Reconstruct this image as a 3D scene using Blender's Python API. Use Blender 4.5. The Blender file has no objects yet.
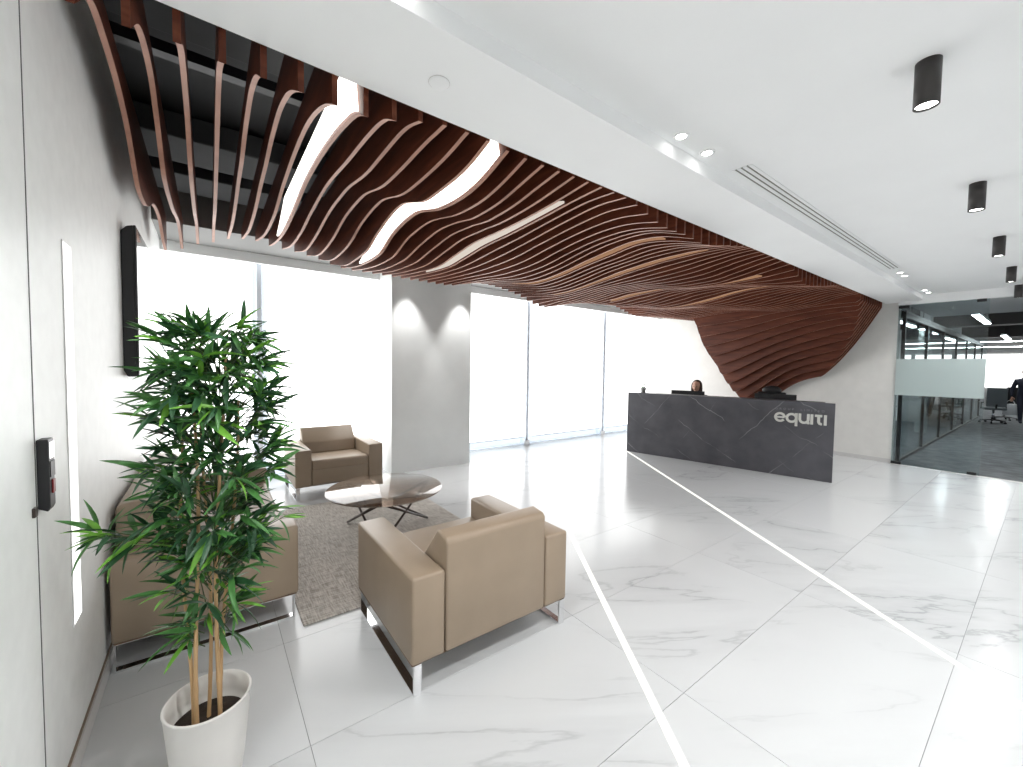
import bpy, bmesh, math, random
import numpy as np
from mathutils import Vector, Matrix

random.seed(7)
SC = bpy.context.scene
COL = SC.collection
PI = math.pi

# ------------------------------------------------------------------ camera, world, exposure
FPX, PITCH, ROLL, YAW = 405.47, 0.04168, 0.01413, 0.64127
fwd = Vector((math.sin(YAW)*math.cos(PITCH), math.cos(YAW)*math.cos(PITCH), -math.sin(PITCH)))
rgt = Vector((math.cos(YAW), -math.sin(YAW), 0))
upv = rgt.cross(fwd)
r2 = math.cos(ROLL)*rgt + math.sin(ROLL)*upv
u2 = -math.sin(ROLL)*rgt + math.cos(ROLL)*upv
cd = bpy.data.cameras.new('camera'); cam = bpy.data.objects.new('camera', cd); COL.objects.link(cam)
cd.sensor_fit = 'HORIZONTAL'; cd.sensor_width = 36; cd.lens = 36*FPX/1023; cd.clip_start = .02; cd.clip_end = 200
cam.matrix_world = Matrix(((r2.x, u2.x, -fwd.x, 0), (r2.y, u2.y, -fwd.y, 0), (r2.z, u2.z, -fwd.z, 1.6), (0, 0, 0, 1)))
SC.camera = cam

w = bpy.data.worlds.new('sky'); SC.world = w; w.use_nodes = True
bgn = w.node_tree.nodes['Background']
bgn.inputs[0].default_value = (0.80, 0.89, 1.0, 1); bgn.inputs[1].default_value = 0.62

vs = SC.view_settings
vs.view_transform = 'Standard'; vs.look = 'None'; vs.gamma = 1; vs.use_curve_mapping = False
vs.exposure = 1.1

BLIND_E = 1.95       # daylight glowing through the roller blinds
LED_E = 1.8

# ------------------------------------------------------------------ helpers
def s2l(c):
    return tuple(((v/255+.055)/1.055)**2.4 if v > 10 else v/255/12.92 for v in c)

def mat(name, col, rough=.5, metal=0., noise=0., nscale=8., emis=None, estr=0., spec=.5, bump=0., bscale=60., coat=0., stretch=None):
    m = bpy.data.materials.new(name); m.use_nodes = True
    nt = m.node_tree; b = nt.nodes['Principled BSDF']
    c = (*col, 1)
    b.inputs['Base Color'].default_value = c
    b.inputs['Roughness'].default_value = rough
    b.inputs['Metallic'].default_value = metal
    b.inputs['Specular IOR Level'].default_value = spec
    b.inputs['Coat Weight'].default_value = coat
    if emis:
        b.inputs['Emission Color'].default_value = (*emis, 1); b.inputs['Emission Strength'].default_value = estr
    tc = nt.nodes.new('ShaderNodeTexCoord')
    vec = tc.outputs['Object']
    if stretch:
        mp = nt.nodes.new('ShaderNodeMapping'); mp.inputs['Scale'].default_value = stretch
        nt.links.new(vec, mp.inputs[0]); vec = mp.outputs[0]
    if noise:
        n = nt.nodes.new('ShaderNodeTexNoise'); n.inputs['Scale'].default_value = nscale; n.inputs['Detail'].default_value = 5
        nt.links.new(vec, n.inputs['Vector'])
        r = nt.nodes.new('ShaderNodeValToRGB')
        r.color_ramp.elements[0].position = .3; r.color_ramp.elements[1].position = .7
        r.color_ramp.elements[0].color = (*[v*(1-noise) for v in col], 1)
        r.color_ramp.elements[1].color = (*[min(1, v*(1+noise)) for v in col], 1)
        nt.links.new(n.outputs['Fac'], r.inputs[0]); nt.links.new(r.outputs[0], b.inputs['Base Color'])
    if bump:
        n2 = nt.nodes.new('ShaderNodeTexNoise'); n2.inputs['Scale'].default_value = bscale; n2.inputs['Detail'].default_value = 3
        nt.links.new(vec, n2.inputs['Vector'])
        bp = nt.nodes.new('ShaderNodeBump'); bp.inputs['Strength'].default_value = bump; bp.inputs['Distance'].default_value = .004
        nt.links.new(n2.outputs['Fac'], bp.inputs['Height']); nt.links.new(bp.outputs[0], b.inputs['Normal'])
    return m

def emit(name, col, strength):
    m = bpy.data.materials.new(name); m.use_nodes = True; nt = m.node_tree
    nt.nodes.remove(nt.nodes['Principled BSDF'])
    e = nt.nodes.new('ShaderNodeEmission'); e.inputs[0].default_value = (*col, 1); e.inputs[1].default_value = strength
    nt.links.new(e.outputs[0], nt.nodes['Material Output'].inputs[0])
    return m

def glassmat(name, tint, refl=1.0, rough=0.0, haze=None, hazefac=0., ior=1.5):
    """thin architectural glass: tinted transparency with fresnel reflection"""
    m = bpy.data.materials.new(name); m.use_nodes = True; nt = m.node_tree
    nt.nodes.remove(nt.nodes['Principled BSDF'])
    t = nt.nodes.new('ShaderNodeBsdfTransparent'); t.inputs[0].default_value = (*tint, 1)
    g = nt.nodes.new('ShaderNodeBsdfGlossy'); g.inputs['Roughness'].default_value = rough; g.inputs[0].default_value = (refl, refl, refl, 1)
    ge = nt.nodes.new('ShaderNodeNewGeometry'); dt = nt.nodes.new('ShaderNodeVectorMath'); dt.operation = 'DOT_PRODUCT'
    nt.links.new(ge.outputs['Incoming'], dt.inputs[0]); nt.links.new(ge.outputs['Normal'], dt.inputs[1])
    def mth(op, a, c):      # Schlick fresnel, the same on both faces of the pane
        n = nt.nodes.new('ShaderNodeMath'); n.operation = op
        for i, v in enumerate((a, c)):
            if isinstance(v, (int, float)): n.inputs[i].default_value = v
            else: nt.links.new(v, n.inputs[i])
        return n.outputs[0]
    f0 = ((ior-1)/(ior+1))**2
    sch = mth('ADD', mth('MULTIPLY', mth('POWER', mth('SUBTRACT', 1., mth('ABSOLUTE', dt.outputs['Value'], 0)), 5.), 1-f0), f0)
    mx = nt.nodes.new('ShaderNodeMixShader')
    nt.links.new(sch, mx.inputs[0]); nt.links.new(t.outputs[0], mx.inputs[1]); nt.links.new(g.outputs[0], mx.inputs[2])
    out = mx.outputs[0]
    if haze:
        d = nt.nodes.new('ShaderNodeBsdfDiffuse'); d.inputs[0].default_value = (*haze, 1)
        tl = nt.nodes.new('ShaderNodeBsdfTranslucent'); tl.inputs[0].default_value = (*haze, 1)
        m0 = nt.nodes.new('ShaderNodeMixShader'); m0.inputs[0].default_value = .5
        nt.links.new(d.outputs[0], m0.inputs[1]); nt.links.new(tl.outputs[0], m0.inputs[2])
        m2 = nt.nodes.new('ShaderNodeMixShader'); m2.inputs[0].default_value = hazefac
        nt.links.new(out, m2.inputs[1]); nt.links.new(m0.outputs[0], m2.inputs[2]); out = m2.outputs[0]
    nt.links.new(out, nt.nodes['Material Output'].inputs[0])
    return m

def link(name, me, m, parent=None, smooth=False):
    if m is not None:
        if isinstance(m, (list, tuple)):
            for x in m: me.materials.append(x)
        else: me.materials.append(m)
    o = bpy.data.objects.new(name, me); COL.objects.link(o)
    if parent: o.parent = parent
    if smooth:
        for p in me.polygons: p.use_smooth = True
    return o

def from_bm(name, bm, m, parent=None, smooth=False):
    bmesh.ops.recalc_face_normals(bm, faces=bm.faces)
    me = bpy.data.meshes.new(name); bm.to_mesh(me); bm.free()
    return link(name, me, m, parent, smooth)

def bm_box(bm, lo, hi, bev=0., seg=2):
    r = bmesh.ops.create_cube(bm, size=1)
    vs_ = r['verts']
    for v in vs_:
        v.co = Vector([lo[i] + (v.co[i]+.5)*(hi[i]-lo[i]) for i in range(3)])
    if bev:
        es = {e for v in vs_ for e in v.link_edges}
        bmesh.ops.bevel(bm, geom=list(es), offset=bev, segments=seg, profile=.5, affect='EDGES')

def box(name, lo, hi, m, parent=None, bev=0., seg=2):
    bm = bmesh.new(); bm_box(bm, lo, hi, bev, seg)
    return from_bm(name, bm, m, parent, smooth=False)

def bm_rod(bm, a, b, r, n=12, r1=None):
    a = Vector(a); b = Vector(b); d = b-a
    res = bmesh.ops.create_cone(bm, cap_ends=True, segments=n, radius1=r, radius2=r if r1 is None else r1, depth=d.length)
    q = Vector((0, 0, 1)).rotation_difference(d.normalized())
    M_ = Matrix.Translation((a+b)/2) @ q.to_matrix().to_4x4()
    bmesh.ops.transform(bm, matrix=M_, verts=res['verts'])

def rod(name, a, b, r, m, parent=None, n=12, r1=None):
    bm = bmesh.new(); bm_rod(bm, a, b, r, n, r1)
    o = from_bm(name, bm, m, parent)
    for p in o.data.polygons: p.use_smooth = len(p.vertices) == 4
    return o

def lathe(name, prof, m, parent=None, n=40, sx=1., sy=1.):
    vs_, fs = [], []
    for r, z in prof:
        for k in range(n):
            a = 2*PI*k/n; vs_.append((r*math.cos(a)*sx, r*math.sin(a)*sy, z))
    for i in range(len(prof)-1):
        for k in range(n):
            k2 = (k+1) % n
            fs.append((i*n+k, i*n+k2, (i+1)*n+k2, (i+1)*n+k))
    me = bpy.data.meshes.new(name); me.from_pydata(vs_, [], fs); me.update()
    bm = bmesh.new(); bm.from_mesh(me); bmesh.ops.remove_doubles(bm, verts=bm.verts, dist=1e-6); bm.to_mesh(me); bm.free()
    return link(name, me, m, parent, smooth=True)

def prism(name, prof, axis, a0, a1, m, parent=None, bev=0., seg=3):
    """extrude a closed 2-D profile along axis: axis 'x' profile=(y,z); axis 'y' profile=(x,z); axis 'z' profile=(x,y)"""
    bm = bmesh.new()
    def P(u, v, t):
        return {'x': (t, u, v), 'y': (u, t, v), 'z': (u, v, t)}[axis]
    A = [bm.verts.new(P(u, v, a0)) for u, v in prof]; B = [bm.verts.new(P(u, v, a1)) for u, v in prof]
    n = len(prof)
    bm.faces.new(A); bm.faces.new(B[::-1])
    for i in range(n): bm.faces.new((A[i], A[(i+1) % n], B[(i+1) % n], B[i]))
    if bev:
        bmesh.ops.bevel(bm, geom=list(bm.edges), offset=bev, segments=seg, profile=.5, affect='EDGES')
    return from_bm(name, bm, m, parent)

def smooth_angle(o, ang=.7):
    for p in o.data.polygons: p.use_smooth = True
    try: o.data.set_sharp_from_angle(angle=ang)
    except Exception: pass
    return o

def thing(name, label, cat, loc=(0, 0, 0), rz=0., group=None, kind=None):
    o = bpy.data.objects.new(name, None); COL.objects.link(o)
    o.empty_display_size = .1
    o.location = loc; o.rotation_euler = (0, 0, rz)
    if label: o['label'] = label
    if cat: o['category'] = cat
    if group: o['group'] = group
    if kind: o['kind'] = kind
    return o

def tag(o, label=None, cat=None, group=None, kind=None):
    if label: o['label'] = label
    if cat: o['category'] = cat
    if group: o['group'] = group
    if kind: o['kind'] = kind
    return o

def copy_tree(o, parent=None):
    c = o.copy(); COL.objects.link(c); c.parent = parent
    for ch in list(o.children): copy_tree(ch, c)
    return c

# ------------------------------------------------------------------ materials
M_white = mat('white_paint', (.87, .88, .88), .55)
M_ceil = mat('ceiling_paint', (.89, .90, .90), .6, noise=.01, nscale=3)
M_lwall = mat('left_wall_panel', (.87, .885, .87), .45, noise=.03, nscale=14, bump=.08, bscale=120)
M_bwall = mat('back_wall_finish', (.76, .75, .72), .6, noise=.03, nscale=6, bump=.1, bscale=90)
M_colm = mat('column_concrete', (.84, .86, .85), .55, noise=.03, nscale=3)
M_groove = mat('dark_joint', (.10, .10, .10), .7)
M_grout = mat('grout', (.40, .41, .42), .7)
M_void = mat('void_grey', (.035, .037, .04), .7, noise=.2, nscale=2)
M_soffit = mat('soffit_grey', (.20, .20, .195), .7)
M_mull = mat('mullion_aluminium', (.80, .86, .94), .35)
M_skirt = mat('skirting', (.62, .61, .60), .4)
M_gap = mat('skirting_gap', (.20, .15, .11), .6)
M_blind = emit('backlit_blind_fabric', (.985, .99, .985), BLIND_E)
M_led = emit('led_white', (1., .97, .90), LED_E)
M_litcream = emit('lamplit_wood_cream', (.95, .84, .74), .36)  # lamplight on a fin's wood face, painted as a cream glow
M_litamber = emit('lamplit_wood_amber', (.80, .44, .25), .22)  # fainter lamplight on wood faces, painted as an amber glow
M_ledf = emit('led_floor', (1., .985, .92), .60)
M_daystreak = emit('daylight_streak', (1., .985, .96), .9)  # window light falling on the left wall, painted as glow
M_lamp = emit('lamp_disc', (1., .98, .95), 9.)
M_chrome = mat('chrome', (.80, .80, .81), .12, metal=1.)
M_leather = mat('tan_leather', s2l((152, 135, 116)), .42, noise=.05, nscale=5, bump=.12, bscale=220)
M_leatherd = mat('tan_leather_seam', s2l((110, 88, 68)), .5)
M_black = mat('black_plastic', (.012, .012, .014), .4)
M_blackm = mat('black_metal', (.03, .026, .025), .45)
M_screen = mat('screen_glass', (.01, .01, .012), .06, spec=.9, coat=.6)
M_brownmetal = mat('dark_bronze_rod', (.06, .045, .04), .3, metal=.7)
M_tglass = glassmat('smoked_glass', (.55, .48, .43), ior=2.1)
M_pane = glassmat('clear_pane', (.97, .98, .98))
M_cane = mat('bamboo_cane', s2l((196, 160, 116)), .5, noise=.18, nscale=10, stretch=(1, 1, .3))
M_pot = mat('white_pot', (.72, .70, .67), .35, noise=.02, nscale=6)
M_soil = mat('soil', (.035, .022, .015), .9, noise=.4, nscale=60, bump=.6, bscale=80)
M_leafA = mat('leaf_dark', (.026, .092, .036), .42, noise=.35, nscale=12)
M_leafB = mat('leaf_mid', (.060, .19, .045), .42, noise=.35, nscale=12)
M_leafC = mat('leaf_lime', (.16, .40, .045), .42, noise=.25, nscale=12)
M_skin = mat('skin', s2l((205, 160, 138)), .55)
M_hair = mat('brown_hair', (.055, .022, .014), .5, noise=.4, nscale=40)
M_suit = mat('navy_jacket', (.012, .014, .03), .7)
M_silver = mat('silver_letter', (.66, .66, .62), .35, metal=.3)
M_dimletter = mat('grey_letter', (.22, .22, .24), .35, metal=.3)
M_carpet = mat('grey_carpet', (.15, .157, .165), .95, noise=.35, nscale=5, bump=.3, bscale=150)
M_officeceil = mat('office_dark_ceiling', (.06, .065, .068), .8)
M_ofglass = glassmat('office_glass', (.80, .85, .86), 1.)
M_frost = glassmat('frosted_film', (.6, .64, .64), .5, haze=(.82, .90, .89), hazefac=.8)
M_mesh = mat('grey_chair_mesh', (.20, .22, .23), .8)
M_woodc = mat('oak_cabinet', (.30, .20, .13), .5, noise=.15, nscale=9, stretch=(1, 1, 8))
M_winlit = emit('far_lit_window', (1., 1., .98), 1.6)
M_oflamp = emit('office_linear_lamp', (.95, 1., 1.), 22.0)
M_bag = mat('white_bag', (.7, .71, .73), .5)

def wood(name, c0, c1, c2, rough):
    m = bpy.data.materials.new(name); m.use_nodes = True; nt = m.node_tree; b = nt.nodes['Principled BSDF']
    tc = nt.nodes.new('ShaderNodeTexCoord'); mp = nt.nodes.new('ShaderNodeMapping'); mp.inputs['Scale'].default_value = (2, 1.2, 9)
    nt.links.new(tc.outputs['Object'], mp.inputs[0])
    oi = nt.nodes.new('ShaderNodeObjectInfo'); ad = nt.nodes.new('ShaderNodeVectorMath'); ad.operation = 'ADD'
    sc = nt.nodes.new('ShaderNodeMath'); sc.operation = 'MULTIPLY'; sc.inputs[1].default_value = 20
    nt.links.new(oi.outputs['Random'], sc.inputs[0]); nt.links.new(mp.outputs[0], ad.inputs[0]); nt.links.new(sc.outputs[0], ad.inputs[1])
    n = nt.nodes.new('ShaderNodeTexNoise'); n.inputs['Scale'].default_value = 2.2; n.inputs['Detail'].default_value = 6; n.inputs['Distortion'].default_value = .6
    nt.links.new(ad.outputs[0], n.inputs['Vector'])
    r = nt.nodes.new('ShaderNodeValToRGB'); r.color_ramp.elements[0].position = .3; r.color_ramp.elements[1].position = .72
    r.color_ramp.elements[0].color = (*c0, 1); r.color_ramp.elements[1].color = (*c2, 1)
    e = r.color_ramp.elements.new(.5); e.color = (*c1, 1)
    nt.links.new(n.outputs['Fac'], r.inputs[0]); nt.links.new(r.outputs[0], b.inputs['Base Color'])
    b.inputs['Roughness'].default_value = rough; b.inputs['Specular IOR Level'].default_value = .22
    return m
M_wood = wood('walnut_veneer', (.072, .018, .0085), (.108, .028, .013), (.16, .046, .022), .45)
M_woodedge = wood('walnut_edge', (.38, .195, .14), (.45, .24, .175), (.52, .285, .21), .5)

def marble(name, base, vein, vein2, scale, rough, dark=False):
    m = bpy.data.materials.new(name); m.use_nodes = True; nt = m.node_tree; b = nt.nodes['Principled BSDF']
    L = nt.links.new
    tc = nt.nodes.new('ShaderNodeTexCoord'); oi = nt.nodes.new('ShaderNodeObjectInfo')
    sc = nt.nodes.new('ShaderNodeMath'); sc.operation = 'MULTIPLY'; sc.inputs[1].default_value = 37
    ad = nt.nodes.new('ShaderNodeVectorMath'); ad.operation = 'ADD'
    ge = nt.nodes.new('ShaderNodeNewGeometry'); sc.inputs[1].default_value = .5
    L(oi.outputs['Random'], sc.inputs[0]); L(ge.outputs['Position'], ad.inputs[0]); L(sc.outputs[0], ad.inputs[1])
    mp = nt.nodes.new('ShaderNodeMapping')
    mp.inputs['Rotation'].default_value = (0, 0, 0)
    mp.inputs['Scale'].default_value = (.42, 1.5, 1)
    rt = nt.nodes.new('ShaderNodeMapping'); rt.inputs['Rotation'].default_value = (0, 0, .62)
    L(ad.outputs[0], rt.inputs[0]); L(rt.outputs[0], mp.inputs[0])
    def veins(s, lo, hi, dist, det):
        n = nt.nodes.new('ShaderNodeTexNoise'); n.inputs['Scale'].default_value = s; n.inputs['Detail'].default_value = det
        n.inputs['Distortion'].default_value = dist; n.inputs['Roughness'].default_value = .55
        L(mp.outputs[0], n.inputs['Vector'])
        a = nt.nodes.new('ShaderNodeMath'); a.operation = 'SUBTRACT'; a.inputs[1].default_value = .5; L(n.outputs['Fac'], a.inputs[0])
        c = nt.nodes.new('ShaderNodeMath'); c.operation = 'ABSOLUTE'; L(a.outputs[0], c.inputs[0])
        mr = nt.nodes.new('ShaderNodeMapRange'); mr.inputs[1].default_value = lo; mr.inputs[2].default_value = hi
        mr.inputs[3].default_value = 1; mr.inputs[4].default_value = 0
        L(c.outputs[0], mr.inputs[0]); return mr.outputs[0]
    v1 = veins(scale*.9, 0, .009, .45, 9); v2 = veins(scale*.9, 0, .085, .45, 9)
    # break the veins up with a slow mask
    nm = nt.nodes.new('ShaderNodeTexNoise'); nm.inputs['Scale'].default_value = scale*.8; nm.inputs['Detail'].default_value = 2; L(ad.outputs[0], nm.inputs['Vector'])
    mk = nt.nodes.new('ShaderNodeMapRange'); mk.inputs[1].default_value = .40; mk.inputs[2].default_value = .68; L(nm.outputs['Fac'], mk.inputs[0])
    mm = nt.nodes.new('ShaderNodeMath'); mm.operation = 'MULTIPLY'; L(v1, mm.inputs[0]); L(mk.outputs[0], mm.inputs[1])
    mm2 = nt.nodes.new('ShaderNodeMath'); mm2.operation = 'MULTIPLY'; L(v2, mm2.inputs[0]); L(mk.outputs[0], mm2.inputs[1])
    x1 = nt.nodes.new('ShaderNodeMix'); x1.data_type = 'RGBA'; x1.inputs[6].default_value = (*base, 1); x1.inputs[7].default_value = (*vein2, 1)
    L(mm2.outputs[0], x1.inputs[0])
    x2 = nt.nodes.new('ShaderNodeMix'); x2.data_type = 'RGBA'; x2.inputs[7].default_value = (*vein, 1)
    L(x1.outputs[2], x2.inputs[6]); L(mm.outputs[0], x2.inputs[0])
    L(x2.outputs[2], b.inputs['Base Color'])
    b.inputs['Roughness'].default_value = rough
    return m
M_floor = marble('white_marble', (.60, .614, .622), (.36, .372, .382), (.51, .522, .532), .95, .17)
def deskmarble():
    m = bpy.data.materials.new('dark_grey_marble'); m.use_nodes = True; nt = m.node_tree; b = nt.nodes['Principled BSDF']; L = nt.links.new
    tc = nt.nodes.new('ShaderNodeTexCoord'); sp = nt.nodes.new('ShaderNodeSeparateXYZ'); L(tc.outputs['Object'], sp.inputs[0])
    def mth(op, a, c):
        n = nt.nodes.new('ShaderNodeMath'); n.operation = op
        for i, v in enumerate((a, c)):
            if isinstance(v, (int, float)): n.inputs[i].default_value = v
            elif v is not None: L(v, n.inputs[i])
        return n.outputs[0]
    def noi(scale, det, w=0.):
        n = nt.nodes.new('ShaderNodeTexNoise'); n.noise_dimensions = '4D'; n.inputs['W'].default_value = w
        n.inputs['Scale'].default_value = scale; n.inputs['Detail'].default_value = det; L(tc.outputs['Object'], n.inputs['Vector']); return n.outputs['Fac']
    def lines(kx, per, wd, ph, w):
        u = mth('ADD', sp.outputs['Z'], mth('MULTIPLY', sp.outputs['X'], kx))
        u = mth('ADD', u, mth('MULTIPLY', mth('SUBTRACT', noi(1.6, 5, w), .5), .42))
        fr = mth('FRACT', mth('ADD', mth('MULTIPLY', u, per), ph), 0)
        dd = mth('ABSOLUTE', mth('SUBTRACT', fr, .5), 0)
        r = nt.nodes.new('ShaderNodeMapRange'); r.inputs[1].default_value = 0; r.inputs[2].default_value = wd; r.inputs[3].default_value = 1; r.inputs[4].default_value = 0; L(dd, r.inputs[0])
        k_ = nt.nodes.new('ShaderNodeMapRange'); k_.inputs[1].default_value = .46; k_.inputs[2].default_value = .62; L(noi(2.1, 2, w+5), k_.inputs[0])
        return mth('MULTIPLY', r.outputs[0], k_.outputs[0])
    v = mth('MAXIMUM', lines(.62, 1.9, .014, .1, 0.), mth('MULTIPLY', lines(-1.2, 1.0, .010, .35, 9.), .7))
    cl = nt.nodes.new('ShaderNodeValToRGB'); cl.color_ramp.elements[0].position = .35; cl.color_ramp.elements[1].position = .7
    cl.color_ramp.elements[0].color = (.058, .057, .066, 1); cl.color_ramp.elements[1].color = (.098, .097, .112, 1); L(noi(3., 6, 3.), cl.inputs[0])
    x = nt.nodes.new('ShaderNodeMix'); x.data_type = 'RGBA'; x.inputs[7].default_value = (.36, .36, .38, 1); L(cl.outputs[0], x.inputs[6]); L(v, x.inputs[0])
    L(x.outputs[2], b.inputs['Base Color']); b.inputs['Roughness'].default_value = .38
    return m
M_desk = deskmarble()

def rugmat():
    m = bpy.data.materials.new('woven_rug'); m.use_nodes = True; nt = m.node_tree; b = nt.nodes['Principled BSDF']; L = nt.links.new
    tc = nt.nodes.new('ShaderNodeTexCoord')
    cols = []
    for s in ((6, 70, 1), (70, 6, 1)):
        mp = nt.nodes.new('ShaderNodeMapping'); mp.inputs['Scale'].default_value = s; L(tc.outputs['Object'], mp.inputs[0])
        n = nt.nodes.new('ShaderNodeTexNoise'); n.inputs['Scale'].default_value = 1.6; n.inputs['Detail'].default_value = 4; L(mp.outputs[0], n.inputs['Vector']); cols.append(n)
    a = nt.nodes.new('ShaderNodeMath'); a.operation = 'ADD'; L(cols[0].outputs['Fac'], a.inputs[0]); L(cols[1].outputs['Fac'], a.inputs[1])
    r = nt.nodes.new('ShaderNodeValToRGB'); r.color_ramp.elements[0].position = .38; r.color_ramp.elements[1].position = .62
    r.color_ramp.elements[0].color = (.27, .245, .215, 1); r.color_ramp.elements[1].color = (.60, .565, .52, 1)
    h = nt.nodes.new('ShaderNodeMath'); h.operation = 'MULTIPLY'; h.inputs[1].default_value = .5; L(a.outputs[0], h.inputs[0])
    L(h.outputs[0], r.inputs[0]); L(r.outputs[0], b.inputs['Base Color']); b.inputs['Roughness'].default_value = .95
    bp = nt.nodes.new('ShaderNodeBump'); bp.inputs['Strength'].default_value = .5; bp.inputs['Distance'].default_value = .004; L(h.outputs[0], bp.inputs['Height']); L(bp.outputs[0], b.inputs['Normal'])
    return m
M_rug = rugmat()

# ------------------------------------------------------------------ the setting
XL, XB, YW = -.44, 9.60, 6.45       # left wall, back wall, window wall
BH, CH = 2.80, 2.88                 # bulkhead and main ceiling heights
YBK = -3.0                          # how far the lobby runs behind the camera

floor = box('floor', (XL-.1, YBK, -.12), (XB, YW+.25, -.006), M_grout); tag(floor, 'white marble tiled lobby floor', kind='structure')
tw, td, gap = 1.54, .768, .0024
tile_me = None
k = 0
xs = [.32 + tw*i for i in range(-1, 8)]; ys = [.264 + td*j for j in range(-4, 9)]
for x in xs:
    for y in ys:
        x0, x1 = max(x+gap/2, XL), min(x+tw-gap/2, XB); y0, y1 = max(y+gap/2, YBK), min(y+td-gap/2, YW+.2)
        if x1-x0 < .02 or y1-y0 < .02: continue
        full = abs((x1-x0)-(tw-gap)) < 1e-4 and abs((y1-y0)-(td-gap)) < 1e-4
        if full and tile_me is not None:
            o = bpy.data.objects.new('tile', tile_me); COL.objects.link(o); o.parent = floor
        else:
            bm = bmesh.new(); bm_box(bm, (0, 0, -.006), (x1-x0, y1-y0, 0)); o = from_bm('tile', bm, M_floor, floor)
            if full: tile_me = o.data
        o.location = (x0, y0, 0)

# inlaid floor light lines
def inlay(a, b, wd):
    a = Vector((*a, 0)); b = Vector((*b, 0)); d = (b-a).normalized(); nrm = Vector((-d.y, d.x, 0))*wd/2
    pts = [a-nrm, b-nrm, b+nrm, a+nrm]
    return prism('floor_light_strip', [(p.x, p.y) for p in pts], 'z', -.004, .0012, M_ledf)
d1 = (4.032/5.807)
tag(inlay((7.10+d1*.10, 5.93), (3.134-d1*1.5, .026-1.5), .042), 'thin glowing light line set in marble, running from beside reception desk', 'floor light', 'light lines inlaid in the floor')
d2 = (2.717/4.122)
tag(inlay((4.231+d2*.55, 4.947+.55), (1.514-d2*2.2, .825-2.2), .042), 'thin glowing light line set in marble, passing behind the lone armchair', 'floor light', 'light lines inlaid in the floor')

# left wall with a panel joint
wl = box('wall_left', (XL-.12, YBK, 0), (XL, YW+.2, 3.6), M_lwall); tag(wl, 'pale grey green panelled wall', kind='structure')
box('panel_joint', (XL, 1.892, 0), (XL+.0012, 1.898, 3.0), M_groove, wl)
bb = box('baseboard_left', (XL, 1.9, .0), (XL+.012, YW, .085), M_skirt); tag(bb, kind='structure')
box('shadow_gap', (XL+.0, 1.9, .085), (XL+.006, YW, .097), M_gap, bb)

tag(box('wall_rear', (XL-.12, YBK-.1, 0), (XB+.14, YBK, 3.0), M_white), 'white wall behind the viewer', kind='structure')
# back wall behind reception
wb = box('wall_back', (XB, 1.66, 0), (XB+.14, YW+.2, 3.6), M_bwall); tag(wb, 'warm white textured wall behind the reception desk', kind='structure')
bb = box('baseboard_back', (XB-.012, 1.67, 0), (XB, YW, .07), M_skirt); tag(bb, kind='structure')

# ceiling, bulkhead, void over the timber, window soffit and pelmet
ceiling = thing('ceiling', 'white plaster ceiling with dropped bulkhead', None, kind='structure')
box('main_ceiling', (XL, YBK, CH), (XB+.02, 1.36, CH+.1), M_ceil, ceiling)
box('bulkhead', (XL, 1.36, BH), (XB+.02, 1.84, 3.6), M_ceil, ceiling)
box('void_deck', (XL, 1.84, 3.5), (XB, 5.45, 3.6), M_void, ceiling)
box('window_soffit', (XL, 5.45, 3.02), (XB, YW+.2, 3.6), M_soffit, ceiling)
box('window_pelmet', (XL, 6.26, 2.90), (XB, 6.34, 3.02), M_white, ceiling)
tag(box('trim_1', (9.50, YBK, 2.745), (XB+.02, 1.66, CH), M_white), 'white header over the glass partition', kind='structure')

# column standing in the window wall
tag(prism('wall_column', [(2.12, 5.74), (3.44, 5.74), (3.44, YW+.1), (2.12, YW+.1)], 'z', 0, 3.02, M_colm), 'grey square column standing between the windows', kind='structure')

# windows: frame, pane and roller blind between each pair of mullions
MX = [.55+2.32*k for k in range(-1, 5)]
MX[0] = XL-.05
for i in range(5):
    x0, x1 = MX[i], min(MX[i+1], XB)
    wn = thing('window_%d' % (i+1), 'tall window bay with aluminium mullion', None, (x0, YW, 0), kind='structure')
    a, b = x0, x1
    if i == 4: b = XB
    def lb(n, lo, hi, m, bev=0): return box(n, (lo[0]-x0, lo[1]-YW, lo[2]), (hi[0]-x0, hi[1]-YW, hi[2]), m, wn, bev)
    lb('pane', (a+.032, YW+.06, .02), (b-.032, YW+.07, 3.0), M_pane)
    lb('mullion', (b-.03, 6.40, .0), (b+.03 if i < 4 else b, YW+.14, 3.02), M_mull, .006)
    lb('floor_bracket', (b-.085, 6.37, .0), (b+.05 if i < 4 else b, 6.40, .11), M_chrome, .004)
    lb('bottom_rail', (a, YW+.04, 0), (b, YW+.10, .02), M_mull)
BL = [(XL+.02, MX[1]-.08), (MX[1]+.08, 2.10), (3.46, MX[3]-.08), (MX[3]+.08, MX[4]-.1), (MX[4]+.1, MX[5]-.2)]
BLN = ['behind the wall television', 'behind the armchair and beside the column', 'beside the right side of the column', 'between two free mullions in the middle of the glazing', 'behind the reception desk orchid']
for (x0, x1), nm in zip(BL, BLN):
    rb = thing('roller_blind', 'white roller blind glowing with daylight '+nm, 'roller blind', (x0, 6.385, .17), group='roller blinds along the window wall')
    box('fabric', (0, 0, .02), (x1-x0, .004, 2.83), M_blind, rb)
    box('bottom_bar', (0, -.006, 0), (x1-x0, .01, .022), M_mull, rb, .003)
    rod('tube', (0, .02, 2.80), (x1-x0, .02, 2.80), .025, M_white, rb)

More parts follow.
